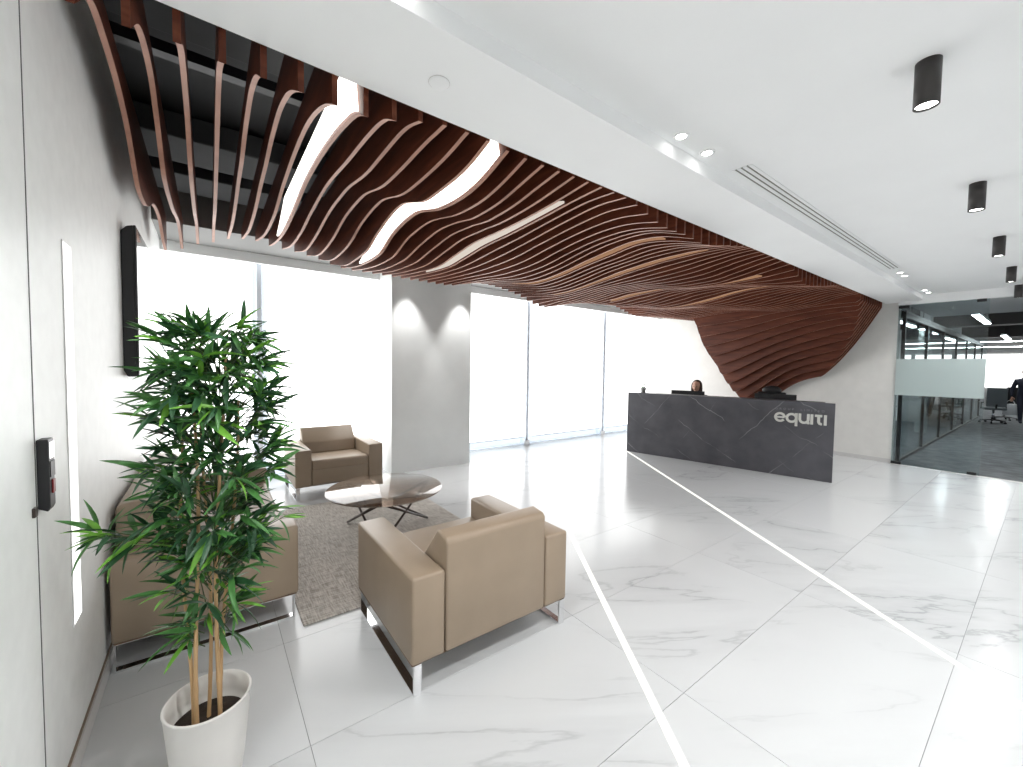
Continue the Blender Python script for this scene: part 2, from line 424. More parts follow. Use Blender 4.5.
# ------------------------------------------------------------------ timber fin feature
YG = np.array([1.86, 2.1, 2.35, 2.65, 2.95, 3.25, 3.6, 4.0, 4.4, 4.8, 5.1, 5.35])
raw = {
 -.33: [(1.86, 2.70), (2.13, 2.90), (2.4, 2.93), (2.7, 2.91), (2.96, 2.85), (3.43, 2.64), (3.7, 2.65), (4.2, 2.81), (4.7, 2.85), (5.1, 2.74), (5.35, 2.71)],
 -.20: [(1.86, 2.69), (2.09, 2.85), (2.33, 2.93), (2.62, 2.95), (2.9, 2.86), (3.3, 2.71), (3.9, 2.73), (4.8, 2.84), (5.35, 2.75)],
 -.07: [(1.86, 2.70), (2.03, 2.80), (2.4, 2.90), (2.7, 2.90), (3.2, 2.78), (3.9, 2.76), (4.8, 2.86), (5.35, 2.82)],
 .05: [(1.86, 2.69), (2.09, 2.82), (2.42, 2.92), (2.72, 2.90), (3.25, 2.84), (4.0, 2.80), (4.8, 2.88), (5.35, 2.86)],
 .18: [(1.86, 2.69), (2.06, 2.81), (2.36, 2.91), (2.74, 2.92), (3.1, 2.87), (3.44, 2.86), (4.15, 2.82), (5.35, 2.92)],
 .44: [(1.86, 2.69), (1.98, 2.75), (2.29, 2.85), (2.63, 2.89), (3.32, 2.86), (3.87, 2.79), (4.37, 2.80), (5.35, 2.95)],
 .573: [(1.86, 2.69), (1.95, 2.74), (2.22, 2.81), (2.51, 2.85), (3.15, 2.88), (3.71, 2.83), (4.23, 2.80), (5.05, 2.87), (5.35, 2.92)],
 .82: [(1.86, 2.76), (1.99, 2.80), (2.27, 2.82), (2.61, 2.82), (3.21, 2.88), (3.70, 2.87), (4.16, 2.81), (4.63, 2.78), (5.35, 2.90)],
 1.037: [(1.86, 2.80), (2.10, 2.78), (2.42, 2.77), (2.73, 2.78), (3.22, 2.87), (3.64, 2.85), (4.13, 2.75), (4.59, 2.73), (5.35, 2.86)],
 1.25: [(1.86, 2.80), (2.03, 2.75), (2.31, 2.72), (2.58, 2.72), (3.10, 2.83), (3.64, 2.75), (3.97, 2.66), (4.5, 2.66), (5.35, 2.81)],
 1.362: [(1.86, 2.79), (2.1, 2.72), (2.36, 2.69), (2.66, 2.71), (3.14, 2.80), (3.57, 2.77), (3.98, 2.66), (4.76, 2.70), (5.35, 2.79)],
 1.59: [(1.86, 2.79), (2.02, 2.76), (2.31, 2.71), (2.61, 2.70), (2.91, 2.74), (3.18, 2.76), (3.6, 2.72), (4.0, 2.66), (4.5, 2.67), (5.35, 2.78)],
 2.007: [(1.86, 2.80), (2.17, 2.77), (2.5, 2.75), (2.9, 2.74), (3.22, 2.74), (3.62, 2.70), (4.0, 2.66), (4.5, 2.69), (5.35, 2.775)],
 2.348: [(1.86, 2.80), (2.11, 2.82), (2.42, 2.80), (2.92, 2.75), (3.39, 2.71), (3.88, 2.69), (4.4, 2.70), (5.35, 2.77)],
 2.88: [(1.86, 2.70), (2.12, 2.76), (2.36, 2.78), (2.63, 2.77), (2.96, 2.73), (3.28, 2.68), (3.8, 2.66), (4.4, 2.71), (5.35, 2.78)],
 3.16: [(1.86, 2.70), (2.16, 2.79), (2.41, 2.81), (2.66, 2.80), (2.9, 2.77), (3.3, 2.70), (3.8, 2.655), (4.4, 2.72), (5.35, 2.85)],
 3.41: [(1.86, 2.68), (2.17, 2.77), (2.49, 2.81), (2.87, 2.77), (3.15, 2.74), (3.6, 2.68), (4.0, 2.66), (4.6, 2.75), (5.35, 2.87)],
 4.0: list(zip(YG, [2.77, 2.80, 2.82, 2.82, 2.80, 2.77, 2.72, 2.67, 2.66, 2.71, 2.77, 2.80])),
 4.6: list(zip(YG, [2.85, 2.84, 2.81, 2.77, 2.75, 2.74, 2.74, 2.73, 2.69, 2.66, 2.66, 2.68])),
 5.2: list(zip(YG, [2.84, 2.79, 2.74, 2.70, 2.70, 2.73, 2.77, 2.77, 2.73, 2.70, 2.74, 2.79])),
 5.87: list(zip(YG, [2.65, 2.67, 2.71, 2.75, 2.78, 2.78, 2.75, 2.69, 2.67, 2.72, 2.80, 2.85])),
 6.4: list(zip(YG, [2.70, 2.74, 2.78, 2.79, 2.77, 2.72, 2.67, 2.65, 2.69, 2.76, 2.82, 2.85])),
 7.2: list(zip(YG, [2.80, 2.80, 2.77, 2.71, 2.66, 2.65, 2.68, 2.72, 2.72, 2.69, 2.68, 2.70])),
 7.9: list(zip(YG, [2.80, 2.77, 2.71, 2.66, 2.64, 2.67, 2.70, 2.69, 2.66, 2.67, 2.71, 2.73])),
 9.6: list(zip(YG, [2.78, 2.75, 2.70, 2.67, 2.65, 2.66, 2.68, 2.68, 2.68, 2.70, 2.74, 2.78])),
}
def pchip(xk, yk, x):
    xk = np.asarray(xk, float); yk = np.asarray(yk, float); x = np.clip(np.asarray(x, float), xk[0], xk[-1])
    h = np.diff(xk); dl = np.diff(yk)/h; m_ = np.zeros(len(xk)); m_[0] = dl[0]; m_[-1] = dl[-1]
    for i in range(1, len(xk)-1):
        m_[i] = (dl[i-1]*h[i]+dl[i]*h[i-1])/(h[i]+h[i-1])
        if dl[i-1]*dl[i] <= 0: m_[i] *= .25
    j = np.clip(np.searchsorted(xk, x, side='right')-1, 0, len(xk)-2)
    t = (x-xk[j])/h[j]
    return ((2*t**3-3*t**2+1)*yk[j]+(t**3-2*t**2+t)*h[j]*m_[j]+(-2*t**3+3*t**2)*yk[j+1]+(t**3-t**2)*h[j]*m_[j+1])
NY = 64
yy = np.linspace(1.86, 5.35, NY)
XK = sorted(raw); ZK = np.array([pchip([p[0] for p in raw[X]], [p[1] for p in raw[X]], yy) for X in XK])
OUT = [(1.86, 2.72), (2.01, 2.43), (2.27, 1.99), (2.63, 1.54), (3.03, 1.25), (3.57, .98), (3.85, .90), (4.06, .97), (4.39, 1.30), (4.70, 1.70), (5.0, 2.18), (5.22, 2.76), (5.36, 2.79), (6.5, 2.8)]
XF0, XF1 = 8.05, 9.52
def zbottom(X):
    z = np.array([pchip(XK, ZK[:, j], [X])[0] for j in range(NY)])
    if X > XF0:
        wv = (X-XF0)/(XF1-XF0)
        sh = np.where(yy > 3.85, .44*(XF1-X), 0)*np.clip((yy-3.85)/.5, 0, 1)
        O = pchip([p[0] for p in OUT], [p[1] for p in OUT], yy+sh)
        line = 2.66-1.78*wv**1.15 + (wv**.7)*.72*np.tanh((3.45-yy)/.75) + .07*wv*np.sin(yy*3.4+wv*3)
        zz = np.maximum(O, line)
        z = np.minimum(z, zz)
    z = z - .05*math.exp(-((X-4.65)/.42)**2)*np.clip((yy-4.85)/.5, 0, 1)
    return z
feature = thing('timber_fin_ceiling', 'flowing walnut fin ceiling feature cascading down the wall behind reception', 'ceiling feature', (4.6, 3.6, 2.8))
FT, PITCHX = .022, .1285
def fin(X):
    z = zbottom(X); top = 3.04
    vs_, fs, mi = [], [], []
    x0, x1 = X-FT/2, X+FT/2
    for j in range(NY):
        vs_ += [(x0, yy[j], z[j]), (x1, yy[j], z[j]), (x1, yy[j], top), (x0, yy[j], top)]
    for j in range(NY-1):
        a, b = 4*j, 4*(j+1)
        for q, mm in (((a, a+1, b+1, b), 1), ((a+1, a+2, b+2, b+1), 0), ((a+2, a+3, b+3, b+2), 0), ((a+3, a, b, b+3), 0)):
            fs.append(q); mi.append(mm)
    fs += [(3, 2, 1, 0), (4*NY-4, 4*NY-3, 4*NY-2, 4*NY-1)]; mi += [2, 1]
    me = bpy.data.meshes.new('fin'); me.from_pydata([(v[0]-4.6, v[1]-3.6, v[2]-2.8) for v in vs_], [], fs); me.update()
    o = link('fin', me, [M_wood, M_woodedge, M_wood], feature)
    me.polygons.foreach_set('material_index', mi)
    bm = bmesh.new(); bm.from_mesh(me); bmesh.ops.recalc_face_normals(bm, faces=bm.faces); bm.to_mesh(me); bm.free()
    return o
FX = [-.202+PITCHX*i for i in range(-1, 76)]
for X in FX:
    if X < XB-.02: fin(X)

# glowing strips on fin faces; the cream and amber ones paint lamp-lit wood
for gi, kk in enumerate([5, 11, 17, 27, 33, 43, 51]):
    Xg = -.202+PITCHX*kk; Xf = Xg+PITCHX-FT/2-.012      # glowing sheet on the face of the next fin
    zA = zbottom(Xg+PITCHX)
    sel = [j for j in range(NY) if (1.9 if gi < 2 else 2.15) < yy[j] < 4.55]
    vs_, fs = [], []
    for j in sel:
        tp = min(1., (yy[j]-yy[sel[0]])/(.02 if gi < 2 else .7)+.06, (yy[sel[-1]]-yy[j])/.6+.06)
        zb = zA[j]+.010; zt = min(3.03, zb+.24*tp)
        vs_ += [(Xf-.006, yy[j], zb), (Xf+.006, yy[j], zb), (Xf+.006, yy[j], zt), (Xf-.006, yy[j], zt)]
    n = len(sel)
    for j in range(n-1):
        a, b = 4*j, 4*j+4
        fs += [(a, a+1, b+1, b), (a+1, a+2, b+2, b+1), (a+2, a+3, b+3, b+2), (a+3, a, b, b+3)]
    fs += [(3, 2, 1, 0), (4*n-4, 4*n-3, 4*n-2, 4*n-1)]
    me = bpy.data.meshes.new('fin_glow_strip'); me.from_pydata(vs_, [], fs); me.update()
    o = link('fin_glow_strip', me, M_led if gi < 2 else (M_litcream if gi == 2 else M_litamber))  # from the third on, the glow stands in for lit wood
    tag(o, ['wide bright white light strip between walnut fins closest to the television wall', 'bright white light strip snaking between walnut fins, second from the television wall', 'cream lamplight on a walnut fin face in the middle of the ceiling, painted as a dim glow'][gi] if gi < 3 else 'faint amber lamplight on a walnut fin face towards the reception desk, painted as a glow', 'light', 'linear lights between the fins')

# services in the dark void above the first fins
tag(box('cable_tray', (XL+.01, 3.0, 3.30), (3.2, 3.07, 3.36), M_black), 'black cable tray crossing the dark void above the fins', 'cable tray')
for y, wh in ((2.3, 'beside the bulkhead'), (4.0, 'beyond the cable tray'), (4.75, 'next to the window soffit')):
    dct = box('ceiling_duct', (XL+.01, y, 3.28), (3.6, y+.5, 3.46), M_void, bev=.01)
    tag(dct, 'dark grey duct in the void above the fins '+wh, 'duct', 'ducts in the ceiling void')

# ------------------------------------------------------------------ ceiling fittings
def spot(name, loc, e, ang, blend, parent, r=.03):
    l = bpy.data.lights.new(name, 'SPOT'); l.energy = e; l.spot_size = ang; l.spot_blend = blend; l.shadow_soft_size = r; l.color = (1, .99, .98)
    o = bpy.data.objects.new(name, l); COL.objects.link(o); o.location = loc; o.parent = parent
    return o
def cyl_light(x, y, lab='dark brown cylinder downlight surface mounted on the white ceiling', grp='row of cylinder downlights'):
    t = thing('cylinder_downlight', lab, 'downlight', (x, y, CH), group=grp)
    lathe('housing', [(.0, 0), (.041, 0), (.041, -.18), (.036, -.18), (.036, -.165), (.0, -.165)], M_blackm, t, 32)
    lathe('lens', [(0, -.168), (.035, -.168), (.035, -.172), (0, -.172)], M_lamp, t, 24)
    spot('lamp_beam', (0, 0, -.19), 40, 2.5, 1., t)
for i in range(-1, 5): cyl_light(min(9.38, 2.396+1.782*i), .366, 'dark brown cylinder downlight on the white ceiling '+('touching the glass partition header' if i == 4 else 'above the slot vent side of the lobby' if i >= 0 else 'directly over the viewer'))
for i in range(-1, 4): cyl_light(2.396+1.782*i, -1.5, 'added dark brown cylinder downlight unseen behind the viewer, brightening the lobby', 'added cylinder downlights behind the viewer')  # unseen lamps added to wash the floor and lift the ceiling
def down(x, y, z, lab, grp, e, ang=1.6, parentmat=M_white):
    t = thing('recessed_downlight', lab, 'downlight', (x, y, z), group=grp)
    lathe('trim_ring', [(.028, -.004), (.04, -.004), (.043, 0), (.028, 0), (.028, -.004)], parentmat, t, 28)
    lathe('lens', [(0, -.003), (.028, -.003), (.028, -.001), (0, -.001)], M_lamp, t, 24)
    spot('lamp_beam', (0, 0, -.012), e, ang, .6, t, .02)
for x in (2.10, 2.38): down(x, 1.285, CH, 'small bright recessed downlight beside near end of ceiling slot vent', 'downlight pair at near end of slot vent', 5)
for x in (7.15, 7.43): down(x, 1.25, CH, 'small bright recessed downlight beside far end of ceiling slot vent', 'downlight pair at far end of slot vent', 5)
for x in (8.95, 9.25): down(x, 1.27, CH, 'small bright recessed downlight close to the glass partition head', 'downlight pair by the glass partition', 5)
for x in (.25, .53): down(x, 1.285, CH, 'small bright recessed downlight over the plant end of the bulkhead', 'downlight pair over the plant', 16)
for x in (2.34, 3.24): down(x, 5.50, 3.02, 'small recessed downlight washing the grey column', 'downlights washing the column', 45, 1.05)

# slot diffuser
sd = thing('slot_diffuser', 'long white linear slot air diffuser in the ceiling', 'air vent', (2.72, 1.18, CH-.001))
for k in range(4): box('blade', (0, .0+.034*k, -.004), (4.08, .022+.034*k, .0), M_white, sd)
M_slot = mat('slot_shadow', (.20, .20, .175), .8)
for k in range(3): box('slot', (0, .022+.034*k, -.0015), (4.08, .034+.034*k, .0), M_slot, sd)
# smoke detector style cap
sdn = thing('smoke_detector', 'round flat white cover plate on the bulkhead', 'smoke detector', (.80, 1.615, BH))
lathe('plate', [(0, -.006), (.040, -.006), (.043, -.003), (.043, 0), (0, 0)], M_white, sdn, 36)
lathe('shadow_ring', [(.043, -.0015), (.0455, -.0015), (.0455, 0), (.043, 0)], M_skirt, sdn, 36)

# ------------------------------------------------------------------ left wall fittings and a painted streak of daylight
ls = thing('wall_daylight_streak', 'tall thin streak of window light on the pale left wall, painted as a glowing strip', 'light patch', (XL, 2.32, .56))
box('diffuser', (0.0, -.055, 0), (.004, .055, 1.49), M_daystreak, ls)  # no lamp part: a glowing sheet painting window light on the wall
box('streak_edge', (0.0, -.062, -.006), (.003, -.055, 1.496), M_white, ls)

tv = thing('wall_television', 'large black flat television mounted on the left wall above the sofa', 'television', (XL, 3.58, 1.5))
prism('back_cover', [(0, .04), (0.0, .93), (.03, .965), (.062, .975), (.062, .0), (.02, .0)], 'y', .0, 1.66, M_black, tv, .006)
box('bezel', (.062, 0, 0), (.074, 1.66, .975), M_black, tv, .003)
box('screen', (.0735, .012, .018), (.0765, 1.648, .963), M_screen, tv)
box('chrome_edge', (.0735, 1.648, .0), (.078, 1.66, .975), M_chrome, tv)

ph = thing('access_reader', 'black wall access reader with small white screen and red button', 'access reader', (XL, 1.905, 1.115))
prism('body', [(.0, 0.012), (.022, 0), (.028, .014), (.027, .232), (.0, .232)], 'y', 0, .055, M_black, ph, .003)
box('white_screen', (.0275, .006, .17), (.0295, .049, .222), mat('reader_screen', (.8, .8, .8), .3, emis=(1, 1, 1), estr=.4), ph)
box('red_button', (.0278, .018, .055), (.032, .042, .10), mat('red_button', (.25, .02, .02), .4), ph, .002)
box('keypad', (.0277, .006, .11), (.0300, .049, .16), M_blackm, ph)
tag(box('door_catch', (XL, 1.85, 1.115), (XL+.008, 1.875, 1.145), M_brownmetal, bev=.002), 'tiny dark metal catch on the wall beside the access reader', 'catch')

# ------------------------------------------------------------------ seating
def sled(parent, x0, y0, y1, h, m, wd=.04, th=.01):
    # rectangular flat chrome hoop
    bm = bmesh.new()
    bm_box(bm, (x0, y0, 0), (x0+wd, y1, th)); bm_box(bm, (x0, y0, h-th), (x0+wd, y1, h))
    bm_box(bm, (x0, y0, th), (x0+wd, y0+th, h-th)); bm_box(bm, (x0, y1-th, th), (x0+wd, y1, h-th))
    return from_bm('sled_leg', bm, m, parent)

def soft(o, ang=.9): return smooth_angle(o, ang)

def seat_unit(name, label, cat, W, D, arm, loc, rz, group=None, nback=1):
    """local frame: x across, back at y=0, front at y=D"""
    t = thing(name, label, cat, loc, rz, group)
    h0, ha, hb = .155, .585, .745
    for sx in (0, 1):
        x0 = 0 if sx == 0 else W-arm
        soft(box('arm', (x0, 0, h0), (x0+arm, D, ha), M_leather, t, .016, 3))
    xi0, xi1 = arm+.004, W-arm-.004
    soft(box('seat_base', (xi0, .03, h0+.005), (xi1, D-.01, .34), M_leather, t, .012, 3))
    seats = nback
    wseg = (xi1-xi0)/seats
    for k in range(seats):
        a, b = xi0+wseg*k, xi0+wseg*(k+1)
        soft(prism('seat_cushion', [(.20, .335), (D-.005, .335), (D-.005, .43), (D-.03, .455), (.20, .425)], 'x', a+.003, b-.003, M_leather, t, .014, 3))
        soft(prism('backrest', [(.0, h0), (.14, h0), (.30, .44), (.27, .57), (.115, hb+.004), (.02, hb-.01), (0, hb-.03)], 'x', a+.002, b-.002, M_leather, t, .014, 3))
    for x in (.012, W-.052): sled(t, x, .006, D-.02, h0-.002, M_chrome)
    box('seam', (.004, .012, h0-.004), (W-.004, D-.012, h0+.004), M_leatherd, t)
    return t
seat_unit('armchair', 'tan leather armchair with its back turned, standing on bare marble at the rug edge', 'armchair', 1.02, .88, .176, (.757, 1.775, 0), 0, 'tan leather armchairs')
a2 = copy_tree([o for o in bpy.data.objects if o.name == 'armchair'][0])
a2.location = (1.80, 6.07, 0); a2.rotation_euler = (0, 0, PI)
a2['label'] = 'tan leather armchair facing the glass table, in front of the bright blind'
# sofa along the left wall: back to the wall
seat_unit('sofa', 'long tan leather sofa with chrome sled legs standing against the left wall', 'sofa', 1.92, .855, .19, (XL+.022, 4.72, 0), -PI/2, None, 2)
sofa = bpy.data.objects['sofa']
for c in sofa.children:
    if c.name.startswith('backrest'):
        c.scale = (1, 1, 1)
# round bolster-shaped head of the sofa back
for k in (0, 1):
    a = .196+.766*k
    prof = [(.0, .56), (.30, .56), (.335, .62), (.325, .70), (.28, .765), (.21, .805), (.12, .825), (.05, .825), (.0, .81)]
    soft(prism('back_cushion', prof, 'x', a+.004, a+.758, M_leather, sofa, .02, 3))

# rug
rug = box('rug', (.44, 2.665, .0015), (2.08, 4.95, .011), M_rug, bev=.003); tag(rug, 'grey beige woven rug under the round glass table', 'rug')

# round smoked glass coffee table with crossed rods
TX, TY = 1.345, 3.80
tb = thing('coffee_table', 'round smoked glass coffee table on crossed dark rods standing on the rug', 'table', (TX, TY, .011))
lathe('glass_top', [(0, .399), (.528, .399), (.533, .403), (.533, .409), (.528, .413), (0, .413)], M_tglass, tb, 72)
TA = [math.radians(4+120*k) for k in range(3)]
tops = [Vector((.43*math.cos(a), .43*math.sin(a), .392)) for a in TA]; feet = [Vector((.45*math.cos(a), .45*math.sin(a), .011)) for a in TA]
for k in range(3):
    for s_, o_ in ((1, .012), (2, -.012)):
        sd_ = Vector((-math.sin(TA[k]), math.cos(TA[k]), 0))*o_
        rod('cross_rod', tops[k]+sd_, feet[(k+s_) % 3]+Vector((0, 0, .002)), .011, M_brownmetal, tb, 14)
    rod('glass_pad', tops[k]+Vector((0, 0, -.004)), tops[k]+Vector((0, 0, .007)), .022, M_chrome, tb, 16)

# ------------------------------------------------------------------ potted bamboo
PX, PY = -.018, 1.83
pl = thing('potted_bamboo', 'tall artificial bamboo plant in a white pot beside the sofa', 'potted plant', (PX, PY, 0))
lathe('pot', [(0, 0), (.088, 0), (.096, .006), (.112, .12), (.124, .25), (.133, .355), (.136, .36), (.133, .364), (.127, .362), (.119, .30), (.115, .26), (.0, .258)], M_pot, pl, 64)
lathe('soil', [(0, .27), (.06, .272), (.116, .266), (.114, .262), (0, .262)], M_soil, pl, 40)
canes = [((-.055, -.02), (-.06, .02), 1.35, .0075), ((-.022, -.035), (-.035, -.01), 1.55, .0085), ((.0, .02), (.0, .05), 1.60, .0075), ((.03, -.03), (.055, -.01), 1.62, .0085), ((.042, .03), (.10, .05), 1.45, .0085)]
def cane_pt(c, s):
    b, t, h, r = c
    return Vector((b[0]+(t[0]-b[0])*s+.012*math.sin(s*5+b[0]*90), b[1]+(t[1]-b[1])*s, .262+s*(h-.262)))
for c in canes:
    vs_, fs = [], []
    n, K = 10, 40
    for i in range(K+1):
        s = i/K; p = cane_pt(c, s); r = .85*c[3]*(1.15 if i % 5 == 0 else 1.)*(1-.45*s)
        for q in range(n): vs_.append((p.x+r*math.cos(2*PI*q/n), p.y+r*math.sin(2*PI*q/n), p.z))
    for i in range(K):
        for q in range(n): fs.append((i*n+q, i*n+(q+1) % n, (i+1)*n+(q+1) % n, (i+1)*n+q))
    me = bpy.data.meshes.new('cane'); me.from_pydata(vs_, [], fs); me.update(); link('cane', me, M_cane, pl, True)

def leaf_data(L, Wd, droop, fold):
    st = [(0, .08), (.12, .55), (.3, .95), (.5, 1.), (.72, .75), (.9, .35), (1., .02)]
    vs_, fs = [], []
    for s, ww in st:
        z = -droop*L*s*s
        hw = Wd/2*ww
        vs_ += [(-hw, s*L, z+fold*hw), (0, s*L, z), (hw, s*L, z+fold*hw)]
    for i in range(len(st)-1):
        a = 3*i
        fs += [(a, a+1, a+4, a+3), (a+1, a+2, a+5, a+4)]
    return vs_, fs
LV = []
for L, Wd, dr, fo in ((.115, .020, .10, .5), (.135, .022, .2, .4), (.15, .023, .3, .5), (.10, .019, .05, .3), (.15, .022, .12, .4)):
    LV.append(leaf_data(L, Wd, dr, fo))
leaf_me = {}
for i, (v, f) in enumerate(LV):
    for mi_, mm in enumerate((M_leafA, M_leafB, M_leafC)):
        me = bpy.data.meshes.new('leaf'); me.from_pydata(v, [], f); me.update(); me.materials.append(mm)
        for p in me.polygons: p.use_smooth = True
        leaf_me[(i, mi_)] = me
rnd = random.Random(11)
clusters = []   # (position, main direction, nleaves, bright)
def axis_pt():
    c = rnd.choice(canes); s = rnd.uniform(.5, 1.); return cane_pt(c, s)
twigs = []
def add_cluster(p, d, n, bright=0.15, base=None):
    clusters.append((Vector(p), Vector(d).normalized(), n, bright))
    if base is not None: twigs.append((Vector(base), Vector(p)))
for k in range(240):
    z = rnd.uniform(.86, 1.73); u = (z-.86)/.87
    R = .055+.145*math.sin(PI*min(1, .2+.62*u))
    a = rnd.uniform(0, 2*PI); rr = R*math.sqrt(rnd.uniform(.02, 1))
    cx_ = .022+.03*u; p = (cx_+rr*math.cos(a)*1.05, rr*math.sin(a)*.95, z)
    base = (cx_+rr*.25*math.cos(a), rr*.25*math.sin(a), z-.10)
    d = (math.cos(a)*.9, math.sin(a)*.9, rnd.uniform(-.3, 1.1))
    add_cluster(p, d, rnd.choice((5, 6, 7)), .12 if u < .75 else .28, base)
# crown tips
for p, d in (((-.03, .0, 1.66), (0, 0, 1)), ((-.12, -.03, 1.60), (-.7, 0, .5)), ((.16, .02, 1.63), (.5, 0, .8)), ((.02, -.05, 1.62), (.1, -.3, 1)), ((-.10, -.10, 1.50), (-1, -.3, .0)), ((.20, .0, 1.52), (1, 0, .2)), ((.17, .0, 1.40), (1, 0, .1)), ((-.13, -.08, 1.40), (-1, -.2, -.1))):
    add_cluster((p[0], p[1], p[2]+.08), d, 8, .45, (p[0]*.3, p[1]*.3, p[2]-.1))
# low side sprays
low = [((-.27, -.02, 1.04), (-1, -.2, .05), 7, .4, (-.1, 0, .98)), ((-.23, .03, 1.0), (-.9, .2, -.3), 6, .4, (-.1, 0, .96)), ((-.26, .0, 1.03), (-1, 0, .12), 7, .2, (-.05, 0, .96)), ((-.29, .02, 1.05), (-.8, .2, .5), 5, .2, (-.18, 0, 1.01)), ((-.20, -.01, 1.00), (-.9, -.1, -.2), 6, .1, (-.05, 0, .95)), ((-.15, .03, 1.02), (-.5, .2, .5), 6, .1, (-.05, 0, .95)),
       ((.20, .0, 1.02), (.9, 0, .35), 7, .25, (.06, 0, .92)), ((.26, .02, .98), (1, .1, .1), 6, .55, (.1, 0, .92)), ((.14, -.02, .92), (.8, -.1, .2), 6, .1, (.05, 0, .85)), ((.18, .05, .90), (.9, .1, -.1), 6, .15, (.06, .02, .84)),
       ((-.10, -.03, .80), (-.8, -.1, .2), 6, .3, (-.03, 0, .74)), ((-.07, -.06, .66), (-.9, -.2, .1), 6, .5, (-.03, -.02, .6)), ((-.05, .0, .60), (-.6, 0, -.6), 4, .1, (-.04, 0, .64)), ((.10, -.04, .70), (.8, -.1, -.1), 6, .4, (.05, 0, .66)),
       ((.12, -.05, .76), (.9, 0, .3), 5, .6, (.05, 0, .7)), ((.07, -.04, .60), (.6, -.2, -.4), 5, .2, (.05, 0, .62)), ((-.08, -.02, .90), (-.7, 0, .5), 6, .35, (-.03, 0, .84)), ((.02, -.08, .86), (.1, -.8, .3), 6, .2, (0, 0, .8)), ((.0, -.06, .74), (-.1, -.8, .1), 6, .15, (0, 0, .7)), ((-.02, .08, .78), (0, .8, .2), 6, .1, (0, 0, .7))]
for a in low: add_cluster(*a)
for k in range(16):
    a = rnd.uniform(0, 2*PI); z = rnd.uniform(.62, .92)
    add_cluster((.01+.08*math.cos(a), .08*math.sin(a), z), (math.cos(a), math.sin(a), rnd.uniform(-.4, .5)), 5, .3, (.01+.02*math.cos(a), .02*math.sin(a), z-.06))
leaves = []
for p, d, n, br in clusters:
    side = d.cross(Vector((0, 0, 1)))
    if side.length < .1: side = Vector((1, 0, 0))
    side.normalize(); side = Matrix.Rotation(rnd.uniform(-1.1, 1.1), 3, d) @ side; nrm = side.cross(d).normalized()
    for q in range(n):
        ang = (q-(n-1)/2)/max(1, n-1)*2.3 + rnd.uniform(-.2, .2)
        dd = (d*math.cos(ang)+side*math.sin(ang)+nrm*rnd.uniform(-.35, .3)).normalized()
        pp = p - d*.05*rnd.random()
        li = rnd.randrange(len(LV))
        s = rnd.uniform(.64, 1.0)
        Lw = pp+dd*.15*s
        if Lw.x+PX < XL+.012:
            s *= max(.3, (pp.x+PX-XL-.012)/max(.02, (pp.x-Lw.x)))
        xa = dd.cross(Vector((0, 0, 1)))
        if xa.length < .05: xa = Vector((1, 0, 0))
        xa.normalize(); rot = Matrix.Rotation(rnd.uniform(-.8, .8), 3, dd); xa = rot @ xa; za = xa.cross(dd)
        Mx = Matrix.Translation(pp) @ Matrix((xa, dd, za)).transposed().to_4x4() @ Matrix.Scale(s, 4)
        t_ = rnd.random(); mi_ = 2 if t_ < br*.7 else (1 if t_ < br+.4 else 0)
        leaves.append((Mx, li, mi_))
# the leaves that face the viewer side become parts, the rest one foliage mass
order = sorted(range(len(leaves)), key=lambda i: leaves[i][0].translation.y - 2.0*(leaves[i][2] == 2))
front = set(order[:300])
sv, sf, sm = [], [], []
for i, (Mx, li, mi_) in enumerate(leaves):
    if i in front:
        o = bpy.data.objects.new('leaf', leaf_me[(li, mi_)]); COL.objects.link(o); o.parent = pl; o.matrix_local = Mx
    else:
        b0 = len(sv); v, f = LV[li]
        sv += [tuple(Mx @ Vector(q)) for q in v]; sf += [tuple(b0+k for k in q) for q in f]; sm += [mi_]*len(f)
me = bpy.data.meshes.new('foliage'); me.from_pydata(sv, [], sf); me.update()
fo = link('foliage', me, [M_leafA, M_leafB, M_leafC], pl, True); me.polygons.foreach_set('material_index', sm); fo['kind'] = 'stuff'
bm = bmesh.new()
for a, b in twigs: bm_rod(bm, a, b, .0022, 5, .0014)
tg = from_bm('twigs', bm, mat('twig_green', (.06, .10, .03), .6), pl); tg['kind'] = 'stuff'

# ------------------------------------------------------------------ reception desk
DA = Vector((6.46, 4.90, 0)); DL = 3.124
dd_ = Vector((.2103, -.9776, 0)); RZ = math.atan2(dd_.y, dd_.x)
desk = thing('reception_desk', 'long dark grey marble reception desk with a silver company name', 'reception desk', DA, RZ)
# local: x along the desk, +y behind it (towards the back wall)
box('front_panel', (0, 0, 0), (DL, .05, 1.14), M_desk, desk, .002)
box('side_panel', (.04, .051, 0), (.09, .80, 1.0), M_desk, desk, .002)
box('side_panel', (DL-.13, .051, 0), (DL-.08, .80, 1.0), M_desk, desk, .002)
box('counter_ledge', (.091, .051, 1.10), (DL-.131, .30, 1.138), M_desk, desk, .002)
box('worktop', (.091, .051, .72), (DL-.131, .80, .75), M_blackm, desk, .002)
def ribbon(pts, wd, closed=False):
    """2-D stroke outline polygons -> quads"""
    n = len(pts); L_, R_ = [], []
    for i in range(n):
        if closed: a = Vector(pts[(i-1) % n]); b = Vector(pts[(i+1) % n])
        else: a = Vector(pts[max(0, i-1)]); b = Vector(pts[min(n-1, i+1)])
        t = (b-a).normalized(); nn = Vector((-t.y, t.x))*wd/2; p = Vector(pts[i])
        L_.append(p+nn); R_.append(p-nn)
    return L_, R_
